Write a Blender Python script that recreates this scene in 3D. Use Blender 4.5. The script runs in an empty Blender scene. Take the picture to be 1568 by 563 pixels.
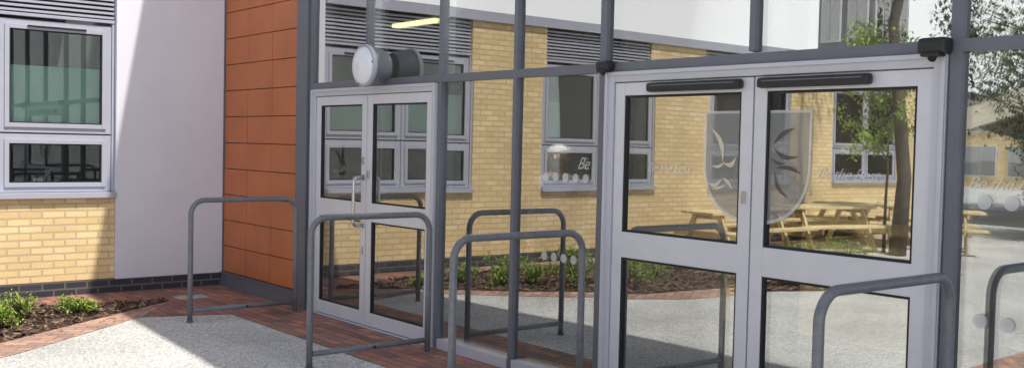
import bpy, bmesh, math, random
from mathutils import Vector, Matrix, noise
random.seed(7)
S=bpy.context.scene
S.view_settings.view_transform='Standard'; S.view_settings.look='None'; S.view_settings.exposure=0
col=S.collection

# ------------------------------------------------------------------ helpers
def link(o,parent=None):
    col.objects.link(o)
    if parent: o.parent=parent
    return o
def empty(name):
    e=bpy.data.objects.new(name,None); e.empty_display_size=.2
    return link(e)
def mesh_obj(name,bm,mats,parent=None,smooth=False):
    me=bpy.data.meshes.new(name); bm.to_mesh(me); bm.free()
    if not isinstance(mats,(list,tuple)): mats=[mats]
    for m in mats: me.materials.append(m)
    if smooth:
        for p in me.polygons: p.use_smooth=True
    return link(bpy.data.objects.new(name,me),parent)
def add_box(bm,b,mi=0,bev=0.0):
    x0,x1,y0,y1,z0,z1=b
    vs=[bm.verts.new(p) for p in ((x0,y0,z0),(x1,y0,z0),(x1,y1,z0),(x0,y1,z0),(x0,y0,z1),(x1,y0,z1),(x1,y1,z1),(x0,y1,z1))]
    fs=[bm.faces.new([vs[i] for i in f]) for f in ((0,3,2,1),(4,5,6,7),(0,1,5,4),(1,2,6,5),(2,3,7,6),(3,0,4,7))]
    for f in fs: f.material_index=mi
    if bev>0:
        es=list({e for f in fs for e in f.edges})
        r=bmesh.ops.bevel(bm,geom=es,offset=bev,segments=2,affect='EDGES',profile=.6)
        for f in r['faces']: f.material_index=mi
    return vs
def boxes(name,lst,mat,parent=None,bev=0.0):
    bm=bmesh.new()
    for b in lst: add_box(bm,b,0,bev)
    return mesh_obj(name,bm,mat,parent)
def add_tube(bm,pts,rad,seg=12,mi=0,cap=True):
    pts=[Vector(p) for p in pts]; n=len(pts)
    if not isinstance(rad,(list,tuple)): rad=[rad]*n
    t0=(pts[1]-pts[0]).normalized()
    up=Vector((0,0,1)) if abs(t0.z)<.9 else Vector((1,0,0))
    nrm=t0.cross(up).normalized(); rings=[]
    for i in range(n):
        if i==0: t=(pts[1]-pts[0])
        elif i==n-1: t=(pts[-1]-pts[-2])
        else: t=(pts[i+1]-pts[i]).normalized()+(pts[i]-pts[i-1]).normalized()
        t.normalize()
        nrm=(nrm-t*nrm.dot(t)).normalized(); bi=t.cross(nrm)
        rings.append([bm.verts.new(pts[i]+(nrm*math.cos(a)+bi*math.sin(a))*rad[i]) for a in [2*math.pi*k/seg for k in range(seg)]])
    for i in range(n-1):
        for k in range(seg):
            f=bm.faces.new((rings[i][k],rings[i][(k+1)%seg],rings[i+1][(k+1)%seg],rings[i+1][k])); f.material_index=mi; f.smooth=True
    if cap:
        f=bm.faces.new(rings[0][::-1]); f.material_index=mi
        f=bm.faces.new(rings[-1]); f.material_index=mi
def arc(c,r,a0,a1,n,ax,ay):
    return [Vector(c)+Vector(ax)*r*math.cos(a0+(a1-a0)*i/n)+Vector(ay)*r*math.sin(a0+(a1-a0)*i/n) for i in range(n+1)]

# ------------------------------------------------------------------ materials
def mat(name):
    m=bpy.data.materials.new(name); m.use_nodes=True; nt=m.node_tree
    return m,nt,nt.nodes['Principled BSDF']
def N(nt,t,**k):
    n=nt.nodes.new(t)
    for a,v in k.items(): setattr(n,a,v)
    return n
def simple(name,c,rough=.5,metal=0,var=.08,scale=6,bump=0.0,bscale=80,spec=.5):
    m,nt,b=mat(name)
    tc=N(nt,'ShaderNodeTexCoord'); nz=N(nt,'ShaderNodeTexNoise'); nz.inputs['Scale'].default_value=scale; nz.inputs['Detail'].default_value=6
    nt.links.new(tc.outputs['Object'],nz.inputs['Vector'])
    mr=N(nt,'ShaderNodeMapRange'); mr.inputs[1].default_value=.3; mr.inputs[2].default_value=.7; mr.inputs[3].default_value=1-var; mr.inputs[4].default_value=1+var
    nt.links.new(nz.outputs['Fac'],mr.inputs[0])
    mx=N(nt,'ShaderNodeVectorMath',operation='SCALE'); mx.inputs[0].default_value=c
    nt.links.new(mr.outputs[0],mx.inputs['Scale']); nt.links.new(mx.outputs[0],b.inputs['Base Color'])
    b.inputs['Roughness'].default_value=rough; b.inputs['Metallic'].default_value=metal; b.inputs['Specular IOR Level'].default_value=spec
    if bump>0:
        n2=N(nt,'ShaderNodeTexNoise'); n2.inputs['Scale'].default_value=bscale; n2.inputs['Detail'].default_value=4
        nt.links.new(tc.outputs['Object'],n2.inputs['Vector'])
        bp=N(nt,'ShaderNodeBump'); bp.inputs['Strength'].default_value=bump; bp.inputs['Distance'].default_value=.01
        nt.links.new(n2.outputs['Fac'],bp.inputs['Height']); nt.links.new(bp.outputs[0],b.inputs['Normal'])
    return m
def brick(name,c1,c2,cm,bw,bh,ms,plane='XZ',rot=0,var=.12,rough=.85,bump=.5):
    m,nt,b=mat(name)
    tc=N(nt,'ShaderNodeTexCoord'); sp=N(nt,'ShaderNodeSeparateXYZ'); cb=N(nt,'ShaderNodeCombineXYZ')
    nt.links.new(tc.outputs['Object'],sp.inputs[0])
    if plane=='XZ':
        ad=N(nt,'ShaderNodeMath',operation='ADD'); nt.links.new(sp.outputs[0],ad.inputs[0]); nt.links.new(sp.outputs[1],ad.inputs[1])
        nt.links.new(ad.outputs[0],cb.inputs[0]); nt.links.new(sp.outputs[2],cb.inputs[1])
    else:
        nt.links.new(sp.outputs[0],cb.inputs[0]); nt.links.new(sp.outputs[1],cb.inputs[1])
    mp=N(nt,'ShaderNodeMapping'); mp.inputs['Rotation'].default_value=(0,0,rot)
    nt.links.new(cb.outputs[0],mp.inputs[0])
    bt=N(nt,'ShaderNodeTexBrick'); bt.inputs['Scale'].default_value=1; bt.inputs['Brick Width'].default_value=bw; bt.inputs['Row Height'].default_value=bh
    bt.inputs['Mortar Size'].default_value=ms; bt.inputs['Mortar Smooth'].default_value=.15
    bt.inputs['Color1'].default_value=(*c1,1); bt.inputs['Color2'].default_value=(*c2,1); bt.inputs['Mortar'].default_value=(*cm,1)
    nt.links.new(mp.outputs[0],bt.inputs['Vector'])
    nz=N(nt,'ShaderNodeTexNoise'); nz.inputs['Scale'].default_value=1.3; nz.inputs['Detail'].default_value=8
    nt.links.new(tc.outputs['Object'],nz.inputs['Vector'])
    n3=N(nt,'ShaderNodeTexNoise'); n3.inputs['Scale'].default_value=60; n3.inputs['Detail'].default_value=4
    nt.links.new(tc.outputs['Object'],n3.inputs['Vector'])
    av=N(nt,'ShaderNodeMath',operation='ADD'); nt.links.new(nz.outputs['Fac'],av.inputs[0]); nt.links.new(n3.outputs['Fac'],av.inputs[1])
    mr=N(nt,'ShaderNodeMapRange'); mr.inputs[1].default_value=.7; mr.inputs[2].default_value=1.3; mr.inputs[3].default_value=1-var; mr.inputs[4].default_value=1+var
    nt.links.new(av.outputs[0],mr.inputs[0])
    mx=N(nt,'ShaderNodeVectorMath',operation='SCALE'); nt.links.new(bt.outputs['Color'],mx.inputs[0]); nt.links.new(mr.outputs[0],mx.inputs['Scale'])
    nt.links.new(mx.outputs[0],b.inputs['Base Color']); b.inputs['Roughness'].default_value=rough
    bp=N(nt,'ShaderNodeBump'); bp.inputs['Strength'].default_value=bump; bp.inputs['Distance'].default_value=.006; bp.invert=True
    nt.links.new(bt.outputs['Fac'],bp.inputs['Height'])
    bp2=N(nt,'ShaderNodeBump'); bp2.inputs['Strength'].default_value=.3; bp2.inputs['Distance'].default_value=.004
    nt.links.new(n3.outputs['Fac'],bp2.inputs['Height']); nt.links.new(bp.outputs[0],bp2.inputs['Normal'])
    nt.links.new(bp2.outputs[0],b.inputs['Normal'])
    return m
def glassmat(name,fac,tint,gl=(.95,.97,.97),wob=.07):
    m=bpy.data.materials.new(name); m.use_nodes=True; nt=m.node_tree; nt.nodes.clear()
    o=N(nt,'ShaderNodeOutputMaterial'); mx=N(nt,'ShaderNodeMixShader'); t=N(nt,'ShaderNodeBsdfTransparent'); g=N(nt,'ShaderNodeBsdfGlossy')
    t.inputs[0].default_value=(*tint,1); g.inputs[0].default_value=(*gl,1); g.inputs['Roughness'].default_value=0
    tc=N(nt,'ShaderNodeTexCoord'); nz=N(nt,'ShaderNodeTexNoise'); nz.inputs['Scale'].default_value=.9; nz.inputs['Detail'].default_value=0
    nt.links.new(tc.outputs['Object'],nz.inputs['Vector'])
    bp=N(nt,'ShaderNodeBump'); bp.inputs['Strength'].default_value=wob; bp.inputs['Distance'].default_value=.02
    nt.links.new(nz.outputs['Fac'],bp.inputs['Height']); nt.links.new(bp.outputs[0],g.inputs['Normal'])
    fr=N(nt,'ShaderNodeFresnel'); fr.inputs['IOR'].default_value=1.5
    ma=N(nt,'ShaderNodeMath',operation='ADD'); ma.inputs[1].default_value=fac; ma.use_clamp=True
    nt.links.new(fr.outputs[0],ma.inputs[0]); nt.links.new(ma.outputs[0],mx.inputs[0])
    nt.links.new(t.outputs[0],mx.inputs[1]); nt.links.new(g.outputs[0],mx.inputs[2]); nt.links.new(mx.outputs[0],o.inputs[0])
    return m
def speckle(name,ca,cb,cc,scale,rough=.9,bump=.5):
    m,nt,b=mat(name)
    tc=N(nt,'ShaderNodeTexCoord'); v=N(nt,'ShaderNodeTexVoronoi'); v.inputs['Scale'].default_value=scale
    nt.links.new(tc.outputs['Object'],v.inputs['Vector'])
    cr=N(nt,'ShaderNodeValToRGB'); e=cr.color_ramp.elements; e[0].color=(*ca,1); e[1].color=(*cb,1); el=cr.color_ramp.elements.new(.5); el.color=(*cc,1)
    sep=N(nt,'ShaderNodeSeparateColor'); nt.links.new(v.outputs['Color'],sep.inputs[0]); nt.links.new(sep.outputs[0],cr.inputs[0])
    nz=N(nt,'ShaderNodeTexNoise'); nz.inputs['Scale'].default_value=.7; nz.inputs['Detail'].default_value=8
    nt.links.new(tc.outputs['Object'],nz.inputs['Vector'])
    mr=N(nt,'ShaderNodeMapRange'); mr.inputs[1].default_value=.3; mr.inputs[2].default_value=.7; mr.inputs[3].default_value=.76; mr.inputs[4].default_value=1.14
    nt.links.new(nz.outputs['Fac'],mr.inputs[0])
    mx=N(nt,'ShaderNodeVectorMath',operation='SCALE'); nt.links.new(cr.outputs[0],mx.inputs[0]); nt.links.new(mr.outputs[0],mx.inputs['Scale'])
    nt.links.new(mx.outputs[0],b.inputs['Base Color']); b.inputs['Roughness'].default_value=rough
    bp=N(nt,'ShaderNodeBump'); bp.inputs['Strength'].default_value=bump; bp.inputs['Distance'].default_value=.004
    nt.links.new(v.outputs['Distance'],bp.inputs['Height']); nt.links.new(bp.outputs[0],b.inputs['Normal'])
    return m

M_buff=brick('buff_brick',(.88,.69,.36),(.74,.54,.26),(.60,.46,.29),.225,.075,.011,var=.14)
M_blue=brick('blue_engineering_brick',(.05,.05,.062),(.03,.032,.042),(.13,.12,.115),.225,.075,.01)
M_pave=brick('block_paving_red',(.44,.19,.13),(.20,.115,.095),(.11,.09,.08),.2,.1,.006,plane='XY',rot=math.radians(90),var=.25)
M_pave2=brick('block_paving_brown',(.58,.36,.25),(.34,.21,.17),(.16,.13,.11),.2,.1,.005,plane='XY',rot=math.radians(37),var=.25)
M_render=simple('white_render',(.74,.745,.82),.9,var=.05,scale=1.2,bump=.25,bscale=220)
M_gravel=speckle('resin_gravel',(.32,.315,.30),(.78,.77,.73),(.55,.54,.515),85)
M_mulch=speckle('mulch',(.04,.025,.018),(.16,.09,.06),(.08,.05,.035),45,bump=1)
M_terra=simple('terracotta_panel',(.54,.165,.055),.5,var=.12,scale=2.2,bump=.1,bscale=60)
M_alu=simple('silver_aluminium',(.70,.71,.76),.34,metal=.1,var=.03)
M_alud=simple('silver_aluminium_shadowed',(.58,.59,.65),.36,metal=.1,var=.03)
M_grey=simple('grey_powdercoat',(.145,.155,.185),.42,var=.05)
M_wfr=simple('window_frame_pale',(.42,.43,.51),.4,var=.03)
M_rail=simple('barrier_paint',(.17,.178,.20),.33,var=.14,scale=22)
M_black=simple('black_plastic',(.018,.018,.02),.45,var=.1)
M_gasket=simple('black_gasket',(.012,.012,.014),.6)
M_steel=simple('stainless',(.55,.55,.56),.25,metal=.9,var=.03)
M_lens=simple('frosted_lens',(.85,.87,.92),.25,var=.04,scale=10)
M_dark=simple('interior_dark',(.06,.06,.065),.8)
M_room=simple('room_grey',(.10,.11,.11),.8)
M_intw=simple('interior_wall',(.30,.28,.25),.8)
M_floor=simple('interior_floor',(.04,.04,.045),.25,var=.1,scale=1)
M_ceil=simple('interior_ceiling',(.5,.5,.48),.8)
M_blind=simple('blind_teal',(.50,.70,.62),.7,var=.05,scale=1.5)
M_paper=simple('paper_white',(.7,.7,.68),.7)
M_wood=simple('picnic_timber',(.70,.56,.30),.75,var=.2,scale=12)
M_bark=simple('bark',(.085,.07,.055),.9,var=.3,scale=9,bump=1,bscale=30)
M_tent=simple('tent_fabric',(.56,.50,.38),.7,var=.08,scale=1)
M_conc=simple('tower_cladding',(.16,.17,.19),.5,var=.05,scale=.4)
M_roof=simple('roofing_felt',(.12,.12,.125),.9)
M_glass=glassmat('tinted_glazing_outer',.36,(.80,.82,.82))
M_glass2=glassmat('tinted_glazing_inner',.46,(.85,.87,.87))
M_win=glassmat('window_glass',.02,(.85,.9,.88),wob=.03)
def leafm(name,c):
    m=simple(name,c,.55,var=.35,scale=5)
    return m
M_leaf=leafm('leaf_green',(.085,.14,.03)); M_leafd=leafm('leaf_dark',(.028,.055,.018))
M_leafy=leafm('shrub_leaf',(.26,.38,.05)); M_leafy2=leafm('shrub_leaf_deep',(.10,.18,.03))
def film(name,c,a):
    m=bpy.data.materials.new(name); m.use_nodes=True; b=m.node_tree.nodes['Principled BSDF']
    b.inputs['Base Color'].default_value=(*c,1); b.inputs['Roughness'].default_value=.6; b.inputs['Alpha'].default_value=a
    return m
M_film=film('etched_vinyl',(.78,.79,.78),.55)
M_filmt=film('etched_lettering',(.85,.85,.82),.42)
M_film2=film('etched_vinyl_light',(.40,.41,.40),.48)
M_gold=film('cutout_reflection_pale',(.90,.82,.58),.7); M_brown=film('cutout_reflection_brown',(.13,.09,.075),.7)  # reflections showing through the bird cut-outs, put into the film colours
M_lamp=bpy.data.materials.new('lit_tube'); M_lamp.use_nodes=True
b=M_lamp.node_tree.nodes['Principled BSDF']; b.inputs['Emission Color'].default_value=(1,.86,.35,1); b.inputs['Emission Strength'].default_value=5
M_fill=bpy.data.materials.new('fill_light_glow'); M_fill.use_nodes=True  # glow of the added fill panel above the person
b=M_fill.node_tree.nodes['Principled BSDF']; b.inputs['Emission Color'].default_value=(1,.93,.8,1); b.inputs['Emission Strength'].default_value=120

D=4.83; U=11.30
# ------------------------------------------------------------------ ground
def poly(name,pts,z,m,parent=None):
    bm=bmesh.new(); bm.faces.new([bm.verts.new((x,y,z)) for x,y in pts]); bmesh.ops.recalc_face_normals(bm,faces=bm.faces)
    for f in bm.faces:
        if f.normal.z<0: f.normal_flip()
    return mesh_obj(name,bm,m,parent)
poly('ground',[(-300,-300),(300,-300),(300,300),(-300,300)],0,M_gravel)
poly('block_paving',[(4.1,-6),(D+.02,-6),(D+.02,U),(2.0,U),(2.4,10.87),(3.91,10.44),(3.32,9.62),(4.1,9.35)],.004,M_pave)
poly('block_paving_strip',[(-10.6,10.9),(2.4,10.87),(2.0,U),(-10.6,U)],.004,M_pave2)
poly('block_paving_band',[(1.97,8.99),(3.905,10.435),(3.318,9.625),(2.0,8.5),(.9,7.75),(-4.5,7.2),(-4.5,7.65),(1.0,8.3)],.004,M_pave2)
poly('block_paving_path',[(-9,3.2),(3.0,3.2),(3.0,3.9),(-9,4.6)],.004,M_pave2)
boxes('drain_cover',[(4.0,4.32,10.40,10.62,.005,.016)],simple('galvanised_cover',(.42,.42,.41),.5,var=.15,scale=25,bump=.8,bscale=60),None,.002)
bed_pts=[(3.91,10.44),(1.97,8.99),(1.0,8.3),(-4.5,7.65),(-4.5,10.9),(2.38,10.87)]
bed=empty('planting_bed')
poly('soil',bed_pts,.008,M_mulch,bed)
bed2=[(-.1,7.5),(-1.3,6.8),(-2.6,6.8),(-2.6,7.9),(-.1,7.95)]
poly('soil_small',bed2,.012,M_mulch,bed)
def inside(x,y,P):
    c=False; j=len(P)-1
    for i in range(len(P)):
        if (P[i][1]>y)!=(P[j][1]>y) and x<(P[j][0]-P[i][0])*(y-P[i][1])/(P[j][1]-P[i][1])+P[i][0]: c=not c
        j=i
    return c
bm=bmesh.new()
k=0
while k<6600:
    x=random.uniform(-1.5,3.9) if k>1000 else random.uniform(-4.5,3.9); y=random.uniform(6.8,10.9)
    if not (inside(x,y,bed_pts) or inside(x,y,bed2)): continue
    k+=1
    l=random.uniform(.015,.045); w=random.uniform(.008,.018)
    R=Matrix.Rotation(random.uniform(0,6.28),4,'Z')@Matrix.Rotation(random.uniform(-.6,.6),4,'X')@Matrix.Rotation(random.uniform(-.5,.5),4,'Y')
    T=Matrix.Translation((x,y,random.uniform(.014,.032)))@R
    f=bm.faces.new([bm.verts.new(T@Vector(p)) for p in ((-l,-w,0),(l,-w*.6,0),(l*.9,w,0),(-l*.8,w*.8,0))]); f.material_index=random.choice((0,0,1,2))
for _ in range(70):
    x=random.uniform(2.2,4.2); y=8.9+(x-1.97)*.75+random.gauss(0,.18)
    l=random.uniform(.01,.025); T=Matrix.Translation((x,y,.014))@Matrix.Rotation(random.uniform(0,6.28),4,'Z')@Matrix.Rotation(.15,4,'X')
    f=bm.faces.new([bm.verts.new(T@Vector(p)) for p in ((-l,-.006,0),(l,-.005,0),(l,.006,0),(-l,.005,0))]); f.material_index=random.choice((0,1,2))
mesh_obj('bark_chips',bm,[simple('chip_a',(.13,.075,.05),.9),simple('chip_b',(.26,.17,.12),.9),simple('chip_c',(.05,.032,.025),.9)],bed)

# ------------------------------------------------------------------ shrubs
def shrub(x,y,r,h,n=420):
    bm=bmesh.new()
    for i in range(9):
        a=random.uniform(0,6.28); q=r*random.uniform(.2,.8)
        add_tube(bm,[(x,y,0),(x+q*.5*math.cos(a),y+q*.5*math.sin(a),h*.45),(x+q*math.cos(a),y+q*math.sin(a),h*.8)],[.006,.004,.002],5,2)
    clumps=[(random.gauss(0,.45)*r,random.gauss(0,.45)*r,random.uniform(.25,.85)*h) for _ in range(11)]
    for i in range(n):
        c=random.choice(clumps); p=Vector((x+c[0]+random.gauss(0,.2)*r,y+c[1]+random.gauss(0,.2)*r,max(.02,c[2]+random.gauss(0,.14)*h)))
        l=random.uniform(.011,.024)
        R=Matrix.Rotation(random.uniform(0,6.28),3,'Z')@Matrix.Rotation(random.uniform(-1.2,.5),3,'X')
        f=bm.faces.new([bm.verts.new(p+R@Vector(v)) for v in ((0,-l,0),(l*.5,0,.004),(0,l,0),(-l*.5,0,.004))]); f.material_index=0 if random.random()<.72 else 1
    return mesh_obj('shrub',bm,[M_leafy,M_leafy2,M_bark])
for x,y,r,h in [(2.12,9.62,.17,.24),(2.34,10.12,.2,.25),(2.86,10.02,.16,.17),(1.6,9.5,.2,.3),(1.1,9.2,.22,.35),(1.45,10.2,.2,.3),(.6,9.9,.25,.4),(.5,8.9,.22,.32),(-.2,9.3,.28,.42),(-.9,8.5,.3,.4),(-1.6,8.3,.35,.45),(-2.4,8.5,.35,.4),(-3.3,8.4,.4,.45),(-1.2,9.7,.3,.5),(-.5,7.72,.16,.24),(-.95,7.5,.2,.28),(-1.4,7.2,.2,.25),(-1.9,7.3,.22,.28)]:
    shrub(x,y,r,h,900 if x>1.3 else 800)

# ------------------------------------------------------------------ brick wing
wing=empty('brick_school_wing')
WY=U; top=3.42
units=[(1.31-3.61*i,3.61-3.61*i) for i in range(4)]
WEST=-10.6
sill=1.06
brk=[(WEST,3.61,WY,WY+.25,.16,sill-.03)]
pl=[(WEST,3.61,WY-.004,WY+.25,0,.157)]
edges=[WEST]
for x0,x1 in sorted(units): edges+= [x0,x1]
edges.append(3.61)
for i in range(0,len(edges)-1,2):
    if edges[i+1]-edges[i]>.02: brk.append((edges[i],edges[i+1],WY,WY+.25,sill-.028,top))
boxes('brick_walls',brk,M_buff,wing)
boxes('plinth',pl,M_blue,wing)
boxes('plinth_corner',[(3.612,D,WY-.02,WY+.25,0,.150)],M_blue,wing)
boxes('render_wall',[(3.613,D+.3,WY-.03,WY+.25,.153,4.6)],M_render,wing)
boxes('roof_slab',[(WEST-.1,3.60,WY+.0,WY+7,top+.003,top+.10)],M_roof,wing)
boxes('coping',[(WEST-.12,3.60,WY-.06,WY-.003,top-.03,top+.105)],M_wfr,wing)
boxes('rear_walls',[(WEST,WEST+.25,WY+.253,WY+7,0,top),(WEST+.253,3.60,WY+6.8,WY+7,0,top)],M_buff,wing)
boxes('room_back',[(WEST+.3,5,WY+1.6,WY+1.7,0,top-.005),(WEST+.3,5,WY+.27,WY+1.59,.3,.35)],M_room,wing)
fr=[];gl=[];lou=[];sl=[];bl=[];pp=[];gas=[];ppd=[]
for x0,x1 in units:
    xm=(x0+x1)/2
    for a,b_ in ((x0+.03,xm-.0),(xm,x1-.03)):
        y0=WY+.035;y1=WY+.10
        w=.07
        for zz0,zz1 in ((1.10,1.70),(1.715,2.87)):
            A,B=a+.004,b_-.004
            fr+= [(A,A+w,y0,y1,zz0,zz1),(B-w,B,y0,y1,zz0,zz1),(A+w,B-w,y0+.002,y1,zz0,zz0+w),(A+w,B-w,y0+.002,y1,zz1-w,zz1)]
            A2,B2,z2,z3=A+w*.75,B-w*.75,zz0+w*.75,zz1-w*.75; s=.045
            fr+= [(A2,A2+s,y0-.018,y1-.01,z2,z3),(B2-s,B2,y0-.018,y1-.01,z2,z3),(A2+s,B2-s,y0-.016,y1-.01,z2,z2+s),(A2+s,B2-s,y0-.016,y1-.01,z3-s,z3)]
            g=.012
            gas+= [(A2+s,A2+s+g,y0-.004,y1-.02,z2+s,z3-s),(B2-s-g,B2-s,y0-.004,y1-.02,z2+s,z3-s),(A2+s+g,B2-s-g,y0-.003,y1-.02,z2+s,z2+s+g),(A2+s+g,B2-s-g,y0-.003,y1-.02,z3-s-g,z3-s)]
            gl.append((A2+s+.002,B2-s-.002,y0+.012,y0+.016,z2+s+.002,z3-s-.002))
        gas.append((a+.27,b_-.27,y0-.03,y0-.001,2.795,2.815))
        bl.append((a+.06,b_-.06,WY+.105,WY+.11,1.72,2.36+random.uniform(-.05,.08)))
        for _ in range(5):
            q=random.uniform(a+.1,b_-.25); pp.append((q,q+random.uniform(.03,.13),WY+.3+random.random()*.3,WY+.62,1.15,random.uniform(1.22,1.33)))
            q=random.uniform(a+.1,b_-.25); ppd.append((q,q+random.uniform(.05,.2),WY+.25+random.random()*.3,WY+.6,1.15,random.uniform(1.22,1.5)))
    sl.append((x0-.0,x1+.0,WY-.06,WY+.12,sill-.025,sill+.035))
    fr.append((x0,x0+.03,WY+.02,WY+.11,1.097,2.9)); fr.append((x1-.03,x1,WY+.02,WY+.11,1.097,2.9))
    z=2.95
    fr.append((x0+.001,x1-.001,WY+.012,WY+.08,2.903,2.935))
    while z<top-.06:
        lou.append((x0+.01,x1-.01,WY+.02,WY+.07,z,z+.024)); z+=.048
    gas.append((x0+.005,x1-.005,WY+.09,WY+.12,2.94,top-.002))
boxes('window_frames',fr,M_wfr,wing,.003)
boxes('window_gaskets',gas,M_gasket,wing)
boxes('window_panes',gl,M_win,wing)
boxes('window_sills',sl,M_wfr,wing,.004)
boxes('louvres',lou,M_wfr,wing)
boxes('blinds',bl,M_blind,wing)
boxes('papers_on_sill',pp,M_paper,wing)
boxes('books_on_sill',ppd,M_dark,wing)

# ------------------------------------------------------------------ glazed entrance building
ent=empty('glazed_entrance_building')
H=8.5; YN=-8.0
tiles=[]
ty0,ty1=9.44,U-.045; n=3; tw=(ty1-ty0)/n
z=.17
while z<H-.3:
    for i in range(n):
        tiles.append((D+.005+random.uniform(-.002,.002),D+.03,ty0+i*tw+.004,ty0+(i+1)*tw-.004,z+.004,z+.296-.004))
    z+=.296
boxes('terracotta_panels',tiles,M_terra,ent,.002)
boxes('panel_backing',[(D+.034,D+.2,9.43,U+.3,0,H-.1)],M_gasket,ent)
boxes('panel_trims',[(D-.01,D+.03,U-.042,U-.033,0,H-.2),(D-.022,D+.032,9.445,U-.045,.0,.15),(D-.035,D+.03,9.445,U-.045,.15,.163)],M_grey,ent)
boxes('dark_column',[(D-.03,D+.25,9.20,9.43,0,H-.1)],M_grey,ent,.004)
mull=[];
for y,w in ((9.165,.06),(6.93,.042),(5.95,.042),(5.01,.06),(2.535,.06),(1.35,.042),(.2,.042),(-1.,.042),(-2.2,.042),(-3.4,.042),(-4.6,.042),(-5.8,.042),(-7.9,.1)):
    mull.append((D-.006,D+.13,y-w/2,y+w/2,0,H-.1))
for y in (8.10,3.77):
    mull.append((D-.006,D+.13,y-.021,y+.021,2.273,H-.1))
boxes('mullions',mull,M_grey,ent,.003)
tr=[]
for z in (2.20,3.72,4.2,5.6,7.0,8.3):
    tr.append((D-.003,D+.12,YN,9.195,z,z+.062))
boxes('transoms',tr,M_grey,ent)
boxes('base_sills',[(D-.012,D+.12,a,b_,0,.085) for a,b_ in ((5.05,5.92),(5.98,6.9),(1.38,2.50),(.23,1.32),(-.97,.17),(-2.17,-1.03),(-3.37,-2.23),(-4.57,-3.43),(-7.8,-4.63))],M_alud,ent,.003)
bm=bmesh.new()
P=[(D-.04,U+.3),(D-.04,6.8),(D-.36,2.4),(D-.6,YN),(16,YN),(16,U+.3)]  # unseen eave splayed outward to shape the edge of the ground shadow
lo=[bm.verts.new((x,y,H-.1)) for x,y in P]; hi=[bm.verts.new((x,y,H)) for x,y in P]
bm.faces.new(lo[::-1]); bm.faces.new(hi)
for i in range(len(P)): bm.faces.new((lo[i],lo[(i+1)%len(P)],hi[(i+1)%len(P)],hi[i]))
bmesh.ops.recalc_face_normals(bm,faces=bm.faces)
mesh_obj('roof',bm,M_roof,ent)
boxes('outer_walls',[(15.8,16,YN,U+7,0,H-.1),(D,15.8,YN,YN+.1,0,H-.1),(D+.3,15.8,U+.05,U+.2,0,H-.1)],M_intw,ent)
boxes('interior_floor',[(D+.02,15.8,YN+.1,U+.05,.0,.012)],M_floor,ent)
boxes('first_floor',[(D+.15,15.8,YN+.1,U+.05,3.75,4.2)],M_ceil,ent)
boxes('interior_partition',[(9.0,9.15,3.0,U,0.012,3.75),(9.0,15,2.9,2.99,.012,3.75)],M_intw,ent)
boxes('interior_columns',[(6.3,6.55,y,y+.25,.012,3.75) for y in (1.0,4.6,8.7)],M_dark,ent)
boxes('interior_desk',[(8.0,8.7,4.0,6.5,.012,1.0),(7.9,8.75,3.9,6.6,1.0,1.04)],M_wood,ent)
boxes('person_fill_light',[(5.50,5.70,6.0,7.3,3.60,3.64)],M_fill,ent)  # fill panel added out of view above the frame to brighten the person
boxes('person_fill_body',[(5.48,5.72,5.98,7.32,3.643,3.745)],M_ceil,ent)  # casing that goes with the added fill panel
bm=bmesh.new(); bmi=bmesh.new()
def pane(y0,y1,z0,z1,x=D+.03,tilt=.0022):
    a=random.uniform(-tilt,tilt); c=random.uniform(-tilt,tilt)
    w=(y1-y0)/2;h=(z1-z0)/2
    for B,dx,da,dc in ((bm,0,0,0),(bmi,.022,random.uniform(-.0012,.0012),random.uniform(-.0008,.0008))):
        vs=[B.verts.new((x+dx+sy*w*(a+da)+sz*h*(c+dc),(y0+y1)/2+sy*w,(z0+z1)/2+sz*h)) for sy,sz in ((1,-1),(-1,-1),(-1,1),(1,1))]
        B.faces.new(vs)
for a,b_ in ((5.03,5.93),(5.97,6.91),(1.37,2.51),(.22,1.33),(-.98,.18),(-2.18,-1.02),(-3.38,-2.22),(-4.58,-3.42),(-5.78,-4.62),(-7.9,-5.82)):
    pane(a,b_,.07,2.21)
ups=[(8.12,9.15),(6.94,8.08),(5.97,6.91),(5.03,5.93),(3.79,4.98),(2.56,3.75),(1.37,2.51),(.22,1.33),(-.98,.18),(-2.18,-1.02),(-3.38,-2.22),(-4.58,-3.42),(-5.78,-4.62),(-7.9,-5.82)]
for a,b_ in ups:
    for z0,z1 in ((2.25,3.73),(4.25,5.61),(5.65,7.01),(7.05,8.31)): pane(a,b_,z0,z1)
sf=[];sg=[];fo=[]
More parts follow.
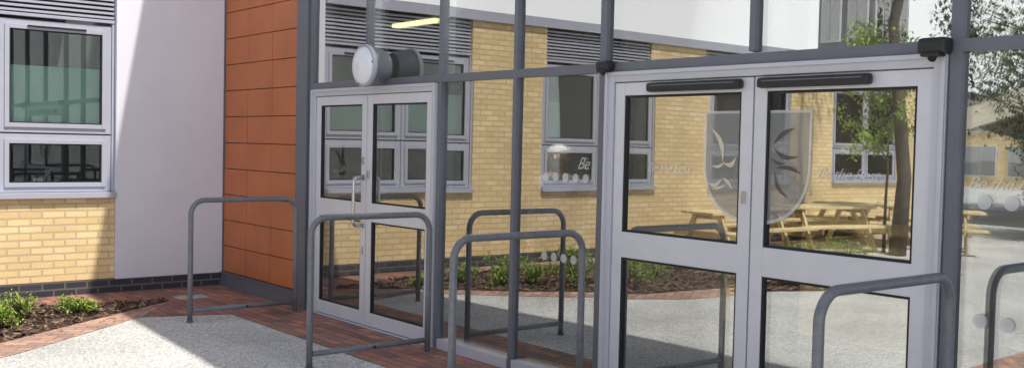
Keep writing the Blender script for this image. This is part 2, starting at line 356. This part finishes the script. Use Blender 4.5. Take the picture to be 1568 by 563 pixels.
def door(Y0,Y1,split,sw,top_=2.13):
    fo.extend([(D-.012,D+.09,Y1-.07,Y1,0,2.19),(D-.012,D+.09,Y0,Y0+.07,0,2.19),(D-.010,D+.09,Y0+.07,Y1-.07,top_,2.192)])
    fo.extend([(D-.03,D+.0,Y1-.025,Y1-.002,0,2.196),(D-.03,D+.0,Y0+.002,Y0+.025,0,2.196),(D-.028,D-.0,Y0+.025,Y1-.025,2.172,2.197)])
    fo.append((D-.02,D+.09,Y0+.07,Y1-.07,0,.012))
    for a,b_ in ((split+.006,Y1-.075),(Y0+.075,split-.006)):
        x0,x1=D+.004,D+.055
        sf.extend([(x0,x1,a,a+sw,.018,top_-.006),(x0,x1,b_-sw,b_,.018,top_-.006)])
        for z0,z1 in ((.018,.14),(.97,1.14),(2.04,top_-.006)): sf.append((x0+.002,x1,a+sw,b_-sw,z0,z1))
        for z0,z1 in ((.14,.97),(1.14,2.04)):
            g=.014
            sg.extend([(x0+.008,x1-.01,a+sw,a+sw+g,z0,z1),(x0+.008,x1-.01,b_-sw-g,b_-sw,z0,z1),(x0+.009,x1-.01,a+sw+g,b_-sw-g,z0,z0+g),(x0+.009,x1-.01,a+sw+g,b_-sw-g,z1-g,z1)])
            pane(a+sw+g*.5,b_-sw-g*.5,z0+g*.5,z1-g*.5,tilt=.0035)
door(6.965,9.125,8.09,.085)
door(2.575,4.965,3.75,.085)
mesh_obj('glass_panes',bm,M_glass,ent); mesh_obj('glass_panes_inner',bmi,M_glass2,ent)
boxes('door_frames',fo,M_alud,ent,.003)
boxes('door_leaves',sf,M_alu,ent,.004)
boxes('door_gaskets',sg,M_gasket,ent)
boxes('door_top_bars',[(D-.05,D+.003,3.82,4.57,2.055,2.115),(D-.05,D+.003,2.98,3.70,2.055,2.115)],M_black,ent,.02)
boxes('door_top_bar_strips',[(D-.053,D-.049,3.86,4.53,2.092,2.098),(D-.053,D-.049,3.02,3.66,2.092,2.098)],M_grey,ent)
bm=bmesh.new()
for y,z in ((8.14,1.52),(8.14,.70),(8.045,1.40),(3.80,1.42)):
    r=.014
    add_tube(bm,[(D+.005,y,z),(D-.012,y,z)],r,16)
    add_box(bm,(D-.006,D+.004,y-.016,y+.016,z-.035,z+.035),0,.003)
mesh_obj('door_locks',bm,M_steel,ent)
bm=bmesh.new()
for y in (8.135,):
    z0,z1=.93,1.37; x=D-.10; r=.016; cr=.04
    pts=[(D+.004,y,z0)]+arc((x+cr,y,z0+cr),cr,-math.pi/2,-math.pi,6,(1,0,0),(0,0,1))+arc((x+cr,y,z1-cr),cr,math.pi,math.pi/2,6,(1,0,0),(0,0,1))+[(D+.004,y,z1)]
    add_tube(bm,pts,r,14)
    for z in (z0,z1): add_tube(bm,[(D+.003,y,z),(D-.006,y,z)],.03,18)
mesh_obj('door_pull_handle',bm,M_steel,ent)
bm=bmesh.new(); add_box(bm,(6.34,6.40,9.25,10.1,3.015,3.055),0,.005)
mesh_obj('strip_light',bm,M_lamp,ent)
boxes('strip_light_body',[(6.33,6.41,9.23,10.12,3.059,3.09),(6.365,6.375,9.4,9.41,3.091,3.745),(6.365,6.375,9.95,9.96,3.091,3.745)],M_ceil,ent)

# graphics on the glass
GX=D+.023
def flat(name,polys,m,parent,x=GX):
    bm=bmesh.new()
    for P in polys:
        vs=[bm.verts.new((x,y,z)) for y,z in P]; bm.faces.new(vs)
    bmesh.ops.triangulate(bm,faces=bm.faces)
    return mesh_obj(name,bm,m,parent)
def disc(y,z,r,n=24): return [(y+r*math.cos(2*math.pi*i/n),z+r*math.sin(2*math.pi*i/n)) for i in range(n)]
dots=[]
for z in (1.475,.90):
    for i in range(5): dots.append(disc(5.60-.105*i,z,.032))
    for i in range(9): dots.append(disc(2.38-.13*i,z,.036))
flat('manifestation_dots',dots,M_film,ent,D+.021)
def shield_half(sign,edge,inset=0):
    c=3.745; w=.385-inset; zt=1.93-inset; zb=1.27+inset*1.3
    pts=[(c+sign*edge,zt),(c+sign*w,zt)]
    for i in range(1,13):
        t=i/12
        yy=w*math.cos(t*math.pi/2)**.75; zz=1.62-(1.62-zb)*math.sin(t*math.pi/2)
        if yy<=edge:
            pts.append((c+sign*edge,zz)); break
        pts.append((c+sign*yy,zz))
    return pts
shp=[];ring=[]
for sg_ in (1,-1):
    e=.098
    o=shield_half(sg_,e); i_=shield_half(sg_,e,.016)
    n_=min(len(o),len(i_))
    for k in range(n_-1): ring.append([o[k],o[k+1],i_[k+1],i_[k]])
    shp.append(i_)
flat('shield_logo_field',shp,M_film2,ent)
flat('shield_logo_outline',ring,M_film,ent,GX-.001)
def crescent(c0,c1,bulge,th,n=10):
    A=Vector(c0);B=Vector(c1); d=B-A; nn=Vector((-d.y,d.x)).normalized()
    up=[];dn=[]
    for i in range(n+1):
        t=i/n; s=math.sin(math.pi*t)
        up.append(A+d*t+nn*(bulge+th)*s); dn.append(A+d*t+nn*bulge*s)
    return [tuple(p) for p in up]+[tuple(p) for p in dn[-2:0:-1]]
# swallows: two swept wings and a forked tail each
birdsL=[crescent((4.08,1.83),(3.98,1.62),-.05,.03),crescent((3.98,1.62),(3.88,1.66),.02,.028),crescent((4.07,1.60),(3.96,1.63),.01,.018),
        crescent((4.10,1.50),(3.98,1.53),.02,.025),crescent((3.98,1.53),(3.90,1.46),-.02,.022),crescent((4.06,1.46),(3.95,1.49),.0,.015)]
birdsR=[crescent((3.62,1.73),(3.47,1.83),-.03,.028),crescent((3.62,1.72),(3.44,1.67),.02,.025),crescent((3.60,1.60),(3.42,1.57),-.03,.025),crescent((3.60,1.59),(3.50,1.43),.02,.025),crescent((3.63,1.66),(3.52,1.63),.01,.016)]
flat('shield_logo_birds',birdsL,M_gold,ent,GX-.002)
flat('shield_logo_birds_dark',birdsR,M_brown,ent,GX-.002)
bl2=[crescent((8.78,1.62),(8.62,1.42),-.04,.03),crescent((8.62,1.66),(8.55,1.45),.03,.03),crescent((8.72,1.40),(8.56,1.44),.02,.03)]
flat('door_bird_logo',[[(y-.06,z) for y,z in c] for c in bl2],M_gasket,ent)
def text(s,y,z,size,x=GX-.004,m=None):
    cu=bpy.data.curves.new('t','FONT'); cu.body=s; cu.size=size; cu.shear=.5; cu.space_character=.92; cu.extrude=.0; cu.offset=-.0004
    o=bpy.data.objects.new('t',cu); col.objects.link(o)
    o.matrix_world=Matrix(((0,0,-1,x),(-1,0,0,y),(0,1,0,z),(0,0,0,1)))
    bpy.context.view_layer.update()
    me=bpy.data.meshes.new_from_object(o.evaluated_get(bpy.context.evaluated_depsgraph_get())); me.transform(o.matrix_world)
    bpy.data.objects.remove(o)
    me.materials.clear(); me.materials.append(m or M_filmt)
    link(bpy.data.objects.new('lettering',me),ent)
text('Be the Best',4.60,1.545,.085); text('Be the Best',3.33,1.55,.09); text('Be the Best',2.47,1.535,.09,D+.019); text('Be',5.27,1.54,.12,D+.019,M_film)

# ------------------------------------------------------------------ bulkhead wall light & sensors
bm=bmesh.new()
def drum(bm,y,z,prof,mi=0,seg=40):
    rings=[[bm.verts.new((x,y+r*math.cos(2*math.pi*k/seg),z+r*math.sin(2*math.pi*k/seg))) for k in range(seg)] for x,r in prof]
    for i in range(len(rings)-1):
        for k in range(seg):
            f=bm.faces.new((rings[i][k],rings[i][(k+1)%seg],rings[i+1][(k+1)%seg],rings[i+1][k])); f.material_index=mi; f.smooth=True
    f=bm.faces.new(rings[0]); f.material_index=mi; f=bm.faces.new(rings[-1][::-1]); f.material_index=mi
cy,cz=7.79,2.36
drum(bm,cy,cz,[(D-.005,.13),(D-.045,.15),(D-.14,.165),(D-.145,.17),(D-.20,.175),(D-.205,.17)],1)
drum(bm,cy,cz,[(D-.2055,.168),(D-.24,.160),(D-.258,.13),(D-.266,.07),(D-.268,.01)],0)
drum(bm,cy,cz,[(D-.19,.176),(D-.19,.186),(D-.225,.186),(D-.232,.178),(D-.225,.170)],2)
for a in range(3):
    an=.9+a*2.09
    add_tube(bm,[(D-.236,cy+.17*math.cos(an),cz+.17*math.sin(an)),(D-.228,cy+.17*math.cos(an),cz+.17*math.sin(an))],.008,8,1)
mesh_obj('wall_light',bm,[M_lens,M_grey,M_wfr])
for y,z,s in ((4.95,2.235,.8),(2.62,2.225,1.0)):
    bm=bmesh.new()
    add_box(bm,(D-.005-.09*s,D-.006,y-.075*s,y+.075*s,z-.035*s,z+.045*s),0,.022*s)
    add_box(bm,(D-.005-.10*s,D-.005-.03*s,y-.05*s,y+.05*s,z-.05*s,z-.03*s),0,.008)
    add_tube(bm,[(D-.005-.06*s,y,z-.045*s),(D-.005-.075*s,y,z-.062*s)],.02*s,12)
    mesh_obj('door_motion_sensor',bm,M_black,None)

# ------------------------------------------------------------------ hoop barriers
def hoop(y,x0=3.60,x1=4.66,h=1.125,pad=False):
    bm=bmesh.new(); r=.024; cr=.13
    pts=[(x0,y,0)]+[(x0,y,.5)]+arc((x0+cr,y,h-cr),cr,math.pi,math.pi/2,9,(1,0,0),(0,0,1))+arc((x1-cr,y,h-cr),cr,math.pi/2,0,9,(1,0,0),(0,0,1))+[(x1,y,.5),(x1,y,0)]
    add_tube(bm,pts,r,18)
    add_tube(bm,[(x0+.02,y,.11),(x1-.02,y,.11)],.021,14)
    for x in (x0,x1):
        add_tube(bm,[(x,y,.004),(x,y,.014)],.034,18)
    if pad:
        add_box(bm,(x0-.028,x0+.028,y-.055,y-.018,.62,.745),1,.008)
        add_box(bm,(x0-.02,x0+.02,y-.060,y-.054,.64,.725),2,.002)
    else:
        add_tube(bm,[(x0+.55,y-.02,.11),(x0+.55,y-.028,.11)],.012,10,1)
    mesh_obj('hoop_barrier',bm,[M_rail,M_black,M_grey])
hoop(9.12); hoop(6.8); hoop(4.99); hoop(2.43,pad=True)

# ------------------------------------------------------------------ trees
def tree(name,x,y,h,tr_,crown,nleaf,leafmats,leaf=.07,z0=.3):
    bm=bmesh.new(); base=Vector((x,y,0)); tips=[]
    pts=[base]; rad=[tr_*1.15]
    for i in range(1,9):
        t=i/8; pts.append(base+Vector((random.gauss(0,.006)*h,random.gauss(0,.006)*h,h*t*.92))); rad.append(tr_*(1-t*.85))
    add_tube(bm,pts,rad,10,2)
    for i in range(22):
        t=random.uniform(z0,.95); p=pts[int(t*8)].lerp(pts[min(8,int(t*8)+1)],t*8-int(t*8))
        a=random.uniform(0,6.28); L=crown*random.uniform(.5,1)*(1.1-abs(t-.6))
        q1=p+Vector((math.cos(a)*L*.5,math.sin(a)*L*.5,L*.25)); q2=p+Vector((math.cos(a+.3)*L,math.sin(a+.3)*L,L*random.uniform(.3,.8)))
        add_tube(bm,[p,q1,q2],[tr_*.3*(1.1-t),tr_*.18*(1.1-t),.006],6,2); tips+=[q1,q2,(q1+q2)/2,q2+Vector((random.gauss(0,.15),random.gauss(0,.15),random.gauss(0,.15)))*crown]
        for _ in range(2):
            q3=q2+Vector((random.gauss(0,.3),random.gauss(0,.3),random.gauss(.1,.2)))*crown
            add_tube(bm,[q1,q3],[tr_*.1,.004],5,2); tips.append(q3)
    for i in range(nleaf):
        c=random.choice(tips); p=c+Vector((random.gauss(0,.13),random.gauss(0,.13),random.gauss(0,.11)))*crown
        l=leaf*random.uniform(.6,1.2)
        R=Matrix.Rotation(random.uniform(0,6.28),3,'Z')@Matrix.Rotation(random.uniform(-1.4,1.4),3,'X')
        f=bm.faces.new([bm.verts.new(p+R@Vector(v)) for v in ((0,-l,0),(l*.5,0,.1*l),(0,l,0),(-l*.5,0,.1*l))]); f.material_index=0 if random.random()<.55 else 1
    mesh_obj(name,bm,list(leafmats)+[M_bark])
tree('sapling_tree',-5.75,9.3,4.0,.03,.62,5200,(M_leafy,M_leafy),.042,.42)
tree('mature_tree',-5.5,8.9,11,.125,1.7,3500,(M_leaf,M_leafd),.06,.74)
tree('mature_tree',-12.6,8.9,4.6,.12,1.6,15000,(M_leaf,M_leafd),.055,.10)
tree('mature_tree',-12.9,7.6,4.2,.12,1.5,15000,(M_leaf,M_leafd),.055,.08)
tree('mature_tree',-24,14,7,.22,3.2,14000,(M_leaf,M_leafd),.11,.15)
tree('mature_tree',-25,8,7,.22,3.2,14000,(M_leaf,M_leafd),.11,.15)

# ------------------------------------------------------------------ picnic tables
def picnic(x,y,rot):
    bm=bmesh.new()
    for i in range(5): add_box(bm,(-.9,.9,-.37+i*.15,-.37+i*.15+.135,.70,.74),0,.005)
    for s in (-1,1):
        for j in range(2): add_box(bm,(-.9,.9,s*.72-.14+j*.145,s*.72-.14+j*.145+.13,.42,.46),0,.005)
        xx=s*.62
        add_box(bm,(xx-.02,xx+.02,-.80,.80,.33,.417)); add_box(bm,(xx-.022,xx+.018,-.36,.36,.62,.697))
        for t in (-1,1):
            vs=add_box(bm,(xx+.022,xx+.062,-.05,.05,0,.70))
            for v in vs: v.co.y+= t*(.62-.36*v.co.z/.7)
    for v in bm.verts: v.co=Matrix.Translation((x,y,0))@Matrix.Rotation(rot,4,'Z')@v.co
    mesh_obj('picnic_table',bm,M_wood)
for x,y,r in ((-5.2,10.1,.3),(-7.4,9.4,1.0),(-7.0,10.5,.1),(-3.2,10.3,.1)): picnic(x,y,r)

# ------------------------------------------------------------------ tent canopy
bm=bmesh.new(); cx,cyy=-20.5,10.6; seg=48; R_=5.4
rings=[]
for r,z in ((.15,5.4),(.6,5.0),(1.4,4.5),(2.6,3.95),(3.8,3.5),(R_,3.0)):
    rings.append([bm.verts.new((cx+r*math.cos(2*math.pi*k/seg),cyy+r*math.sin(2*math.pi*k/seg),z-(.8*r/R_)*(abs(math.sin(4*2*math.pi*k/seg/2))))) for k in range(seg)])
for i in range(5):
    for k in range(seg):
        f=bm.faces.new((rings[i][k],rings[i][(k+1)%seg],rings[i+1][(k+1)%seg],rings[i+1][k])); f.smooth=True
for k in range(0,8):
    a=2*math.pi*k/8; add_tube(bm,[(cx+R_*.97*math.cos(a),cyy+R_*.97*math.sin(a),0),(cx+R_*.97*math.cos(a),cyy+R_*.97*math.sin(a),2.75)],.05,10,1)
add_tube(bm,[(cx,cyy,0),(cx,cyy,5.4)],.07,12,1)
mesh_obj('canopy_tent',bm,[M_tent,M_grey])

# ------------------------------------------------------------------ background buildings
M_bg=glassmat('bg_glass',.25,(.05,.05,.06))
def block(name,x0,x1,y0,y1,h,mw,storeys,nx,ny):
    e=empty(name); boxes('walls',[(x0,x1,y0,y1,0,h)],mw,e); boxes('parapet',[(x0-.15,x1+.15,y0-.15,y1+.15,h+.002,h+.25)],M_grey,e)
    w=[];g=[]
    for s in range(storeys):
        z0=s*h/storeys+.6; z1=z0+h/storeys*.7
        for i in range(nx):
            a=x0+(i+.12)*(x1-x0)/nx; b_=x0+(i+.88)*(x1-x0)/nx
            w.append((a,b_,y0-.05,y0-.003,z0,z1))
            m_=(a+b_)/2
            g+= [(a+.06,m_-.03,y0-.07,y0-.053,z0+.06,z1-.06),(m_+.03,b_-.06,y0-.07,y0-.053,z0+.06,z1-.06)]
        for i in range(ny):
            a=y0+(i+.12)*(y1-y0)/ny; b_=y0+(i+.88)*(y1-y0)/ny
            w.append((x1+.003,x1+.05,a,b_,z0,z1)); m_=(a+b_)/2
            g+= [(x1+.053,x1+.07,a+.06,m_-.03,z0+.06,z1-.06),(x1+.053,x1+.07,m_+.03,b_-.06,z0+.06,z1-.06)]
    boxes('window_frames',w,M_paper,e); boxes('window_panes',g,M_bg,e)
block('stair_tower',-22.4,-20.2,18.6,20.6,9.5,M_conc,4,2,2)
block('brick_teaching_block',-60,-48,4,30,5,M_buff,2,6,10)
block('sports_hall',-60,-50,-30,0,6,M_conc,2,5,10)

# ------------------------------------------------------------------ person inside
def person(x,y,rot):
    V=[];E=[];Rr=[]
    def v(p,r,par=None):
        V.append(p); Rr.append(r); i=len(V)-1
        if par is not None: E.append((par,i))
        return i
    pel=v((0,0,.93),(.15,.11)); w=v((0,0,1.08),(.14,.10),pel); ch=v((0,.0,1.26),(.165,.115),w); uc=v((0,.01,1.37),(.13,.09),ch)
    nk=v((0,.0,1.44),(.058,.058),uc); hd0=v((0,-.015,1.51),(.07,.078),nk); hd1=v((0,-.015,1.585),(.078,.098),hd0); hd2=v((0,-.005,1.65),(.065,.085),hd1)
    for s in (-1,1):
        sh=v((s*.17,.01,1.36),(.062,.062),uc); el=v((s*.22,.03,1.10),(.045,.045),sh); wr=v((s*.23,-.05,.87),(.028,.028),el); pm=v((s*.23,-.07,.80),(.030,.018),wr)
        for k,l in enumerate((.07,.08,.085,.075)):
            a=v((s*.23,-.10+k*.018,.765),(.010,.010),pm); v((s*.222,-.105+k*.02,.765-l*.8),(.008,.008),a)
        t=v((s*.21,-.105,.80),(.011,.011),pm); v((s*.20,-.12,.765),(.009,.009),t)
        hp=v((s*.09,0,.88),(.095,.10),pel); kn=v((s*.10,-.02,.50),(.062,.065),hp); an=v((s*.10,.02,.09),(.04,.045),kn); v((s*.11,-.12,.04),(.045,.032),an)
    me=bpy.data.meshes.new('p'); me.from_pydata(V,E,[]); o=bpy.data.objects.new('p',me); col.objects.link(o)
    bpy.context.view_layer.objects.active=o
    sk=o.modifiers.new('s','SKIN'); sk.use_smooth_shade=True
    for i,r in enumerate(Rr): me.skin_vertices[0].data[i].radius=r
    me.skin_vertices[0].data[0].use_root=True
    o.modifiers.new('ss','SUBSURF').levels=2
    bpy.context.view_layer.update()
    m2=bpy.data.meshes.new_from_object(o.evaluated_get(bpy.context.evaluated_depsgraph_get())); bpy.data.objects.remove(o)
    mats=[simple('jumper_navy',(.14,.14,.18),.9),simple('trousers_dark',(.03,.03,.035),.9),simple('skin',(.62,.40,.31),.5),simple('hair_grey',(.72,.70,.68),.8,var=.3,scale=40)]
    bm=bmesh.new(); bm.from_mesh(m2)
    for f in bm.faces:
        c=f.calc_center_median(); f.smooth=True
        if c.z>1.42:
            f.material_index=3 if (c.z>1.625 or (c.y>.02 and c.z>1.5)) else 2
        elif abs(c.x)>.17 and c.z<.86: f.material_index=2
        elif c.z<.92: f.material_index=1
        else: f.material_index=0
    add_tube(bm,[(0,-.105,1.60),(0,-.128,1.565),(0,-.108,1.553)],[.009,.014,.010],8,2)
    for s in (-1,1):
        add_tube(bm,[(s*.078,-.01,1.60),(s*.084,-.005,1.575),(s*.078,-.008,1.55)],[.012,.018,.010],8,2)
        r=bmesh.ops.create_uvsphere(bm,u_segments=8,v_segments=6,radius=.011,matrix=Matrix.Translation((s*.032,-.098,1.60)))
        for q in r['verts']:
            for f in q.link_faces: f.material_index=1
    add_tube(bm,[(-.025,-.103,1.527),(0,-.108,1.525),(.025,-.103,1.527)],[.004,.006,.004],6,2)
    r=bmesh.ops.create_icosphere(bm,subdivisions=4,radius=1)
    for q in r['verts']:
        p=q.co.copy(); n_=noise.noise(p*6)*.012
        q.co=Vector((p.x*(.088+n_),.012+p.y*(.108+n_),1.625+p.z*(.075+n_)))
        if q.co.z<1.60 and q.co.y<.03: q.co.z=1.605; q.co.y=max(q.co.y,-.05)
        for f in q.link_faces: f.material_index=3; f.smooth=True
    for q in bm.verts: q.co=Matrix.Translation((x,y,.012))@Matrix.Rotation(rot,4,'Z')@q.co
    mesh_obj('person',bm,mats)
person(6.0,6.78,math.radians(-50))

# ------------------------------------------------------------------ light
el=math.atan2(5.9,math.hypot(1,3.25)); az=math.atan2(1,-3.25)
W=bpy.data.worlds.new('World'); S.world=W; W.use_nodes=True; nt=W.node_tree
bg=nt.nodes['Background']; bg.inputs['Strength'].default_value=.128
sky=N(nt,'ShaderNodeTexSky'); sky.sky_type='NISHITA'; sky.sun_disc=False; sky.sun_elevation=el; sky.sun_rotation=az; sky.dust_density=1.5
tc=N(nt,'ShaderNodeTexCoord'); mp=N(nt,'ShaderNodeMapping'); mp.inputs['Scale'].default_value=(1,1,2.2)
nz=N(nt,'ShaderNodeTexNoise'); nz.inputs['Scale'].default_value=1.7; nz.inputs['Detail'].default_value=9; nz.inputs['Roughness'].default_value=.55
nt.links.new(tc.outputs['Generated'],mp.inputs[0]); nt.links.new(mp.outputs[0],nz.inputs['Vector'])
cr=N(nt,'ShaderNodeValToRGB'); cr.color_ramp.elements[0].position=.45; cr.color_ramp.elements[1].position=.7; cr.color_ramp.elements[1].color=(.45,.45,.45,1)
nt.links.new(nz.outputs['Fac'],cr.inputs[0])
sp=N(nt,'ShaderNodeSeparateXYZ'); nt.links.new(tc.outputs['Generated'],sp.inputs[0])
hz=N(nt,'ShaderNodeMapRange'); hz.inputs[1].default_value=.14; hz.inputs[2].default_value=.34; hz.inputs[3].default_value=1; hz.inputs[4].default_value=0
nt.links.new(sp.outputs[2],hz.inputs[0])
mxx=N(nt,'ShaderNodeMath',operation='MAXIMUM'); nt.links.new(cr.outputs[0],mxx.inputs[0]); nt.links.new(hz.outputs[0],mxx.inputs[1])
mx=N(nt,'ShaderNodeMix',data_type='RGBA'); mx.inputs[7].default_value=(12.9,12.8,12.8,1)
nt.links.new(mxx.outputs[0],mx.inputs[0]); nt.links.new(sky.outputs[0],mx.inputs[6]); nt.links.new(mx.outputs[2],bg.inputs['Color'])
L=bpy.data.lights.new('sun','SUN'); L.energy=5; L.angle=math.radians(.5); L.color=(1,.96,.88)
so=bpy.data.objects.new('sun',L); col.objects.link(so)
d=Vector((1,-3.25,5.9)).normalized(); so.rotation_euler=d.to_track_quat('Z','Y').to_euler(); so.location=(10,-20,30)

# ------------------------------------------------------------------ camera
f=1563; th=math.radians(2.201); ro=math.radians(1.265); a0=math.radians(39.001)
F=Vector((math.sin(a0)*math.cos(th),math.cos(a0)*math.cos(th),-math.sin(th))); R=Vector((math.cos(a0),-math.sin(a0),0)); Up=R.cross(F).normalized()
R2=R*math.cos(ro)+Up*math.sin(ro); U2=R2.cross(F).normalized()
if U2.z<0: U2=-U2
C=bpy.data.cameras.new('camera'); C.sensor_width=36; C.sensor_fit='HORIZONTAL'; C.lens=36*f/1568; C.clip_end=1000; C.clip_start=.05
co=bpy.data.objects.new('camera',C); col.objects.link(co)
M=Matrix(((R2.x,U2.x,-F.x,0),(R2.y,U2.y,-F.y,0),(R2.z,U2.z,-F.z,1.7),(0,0,0,1))); co.matrix_world=M
S.camera=co
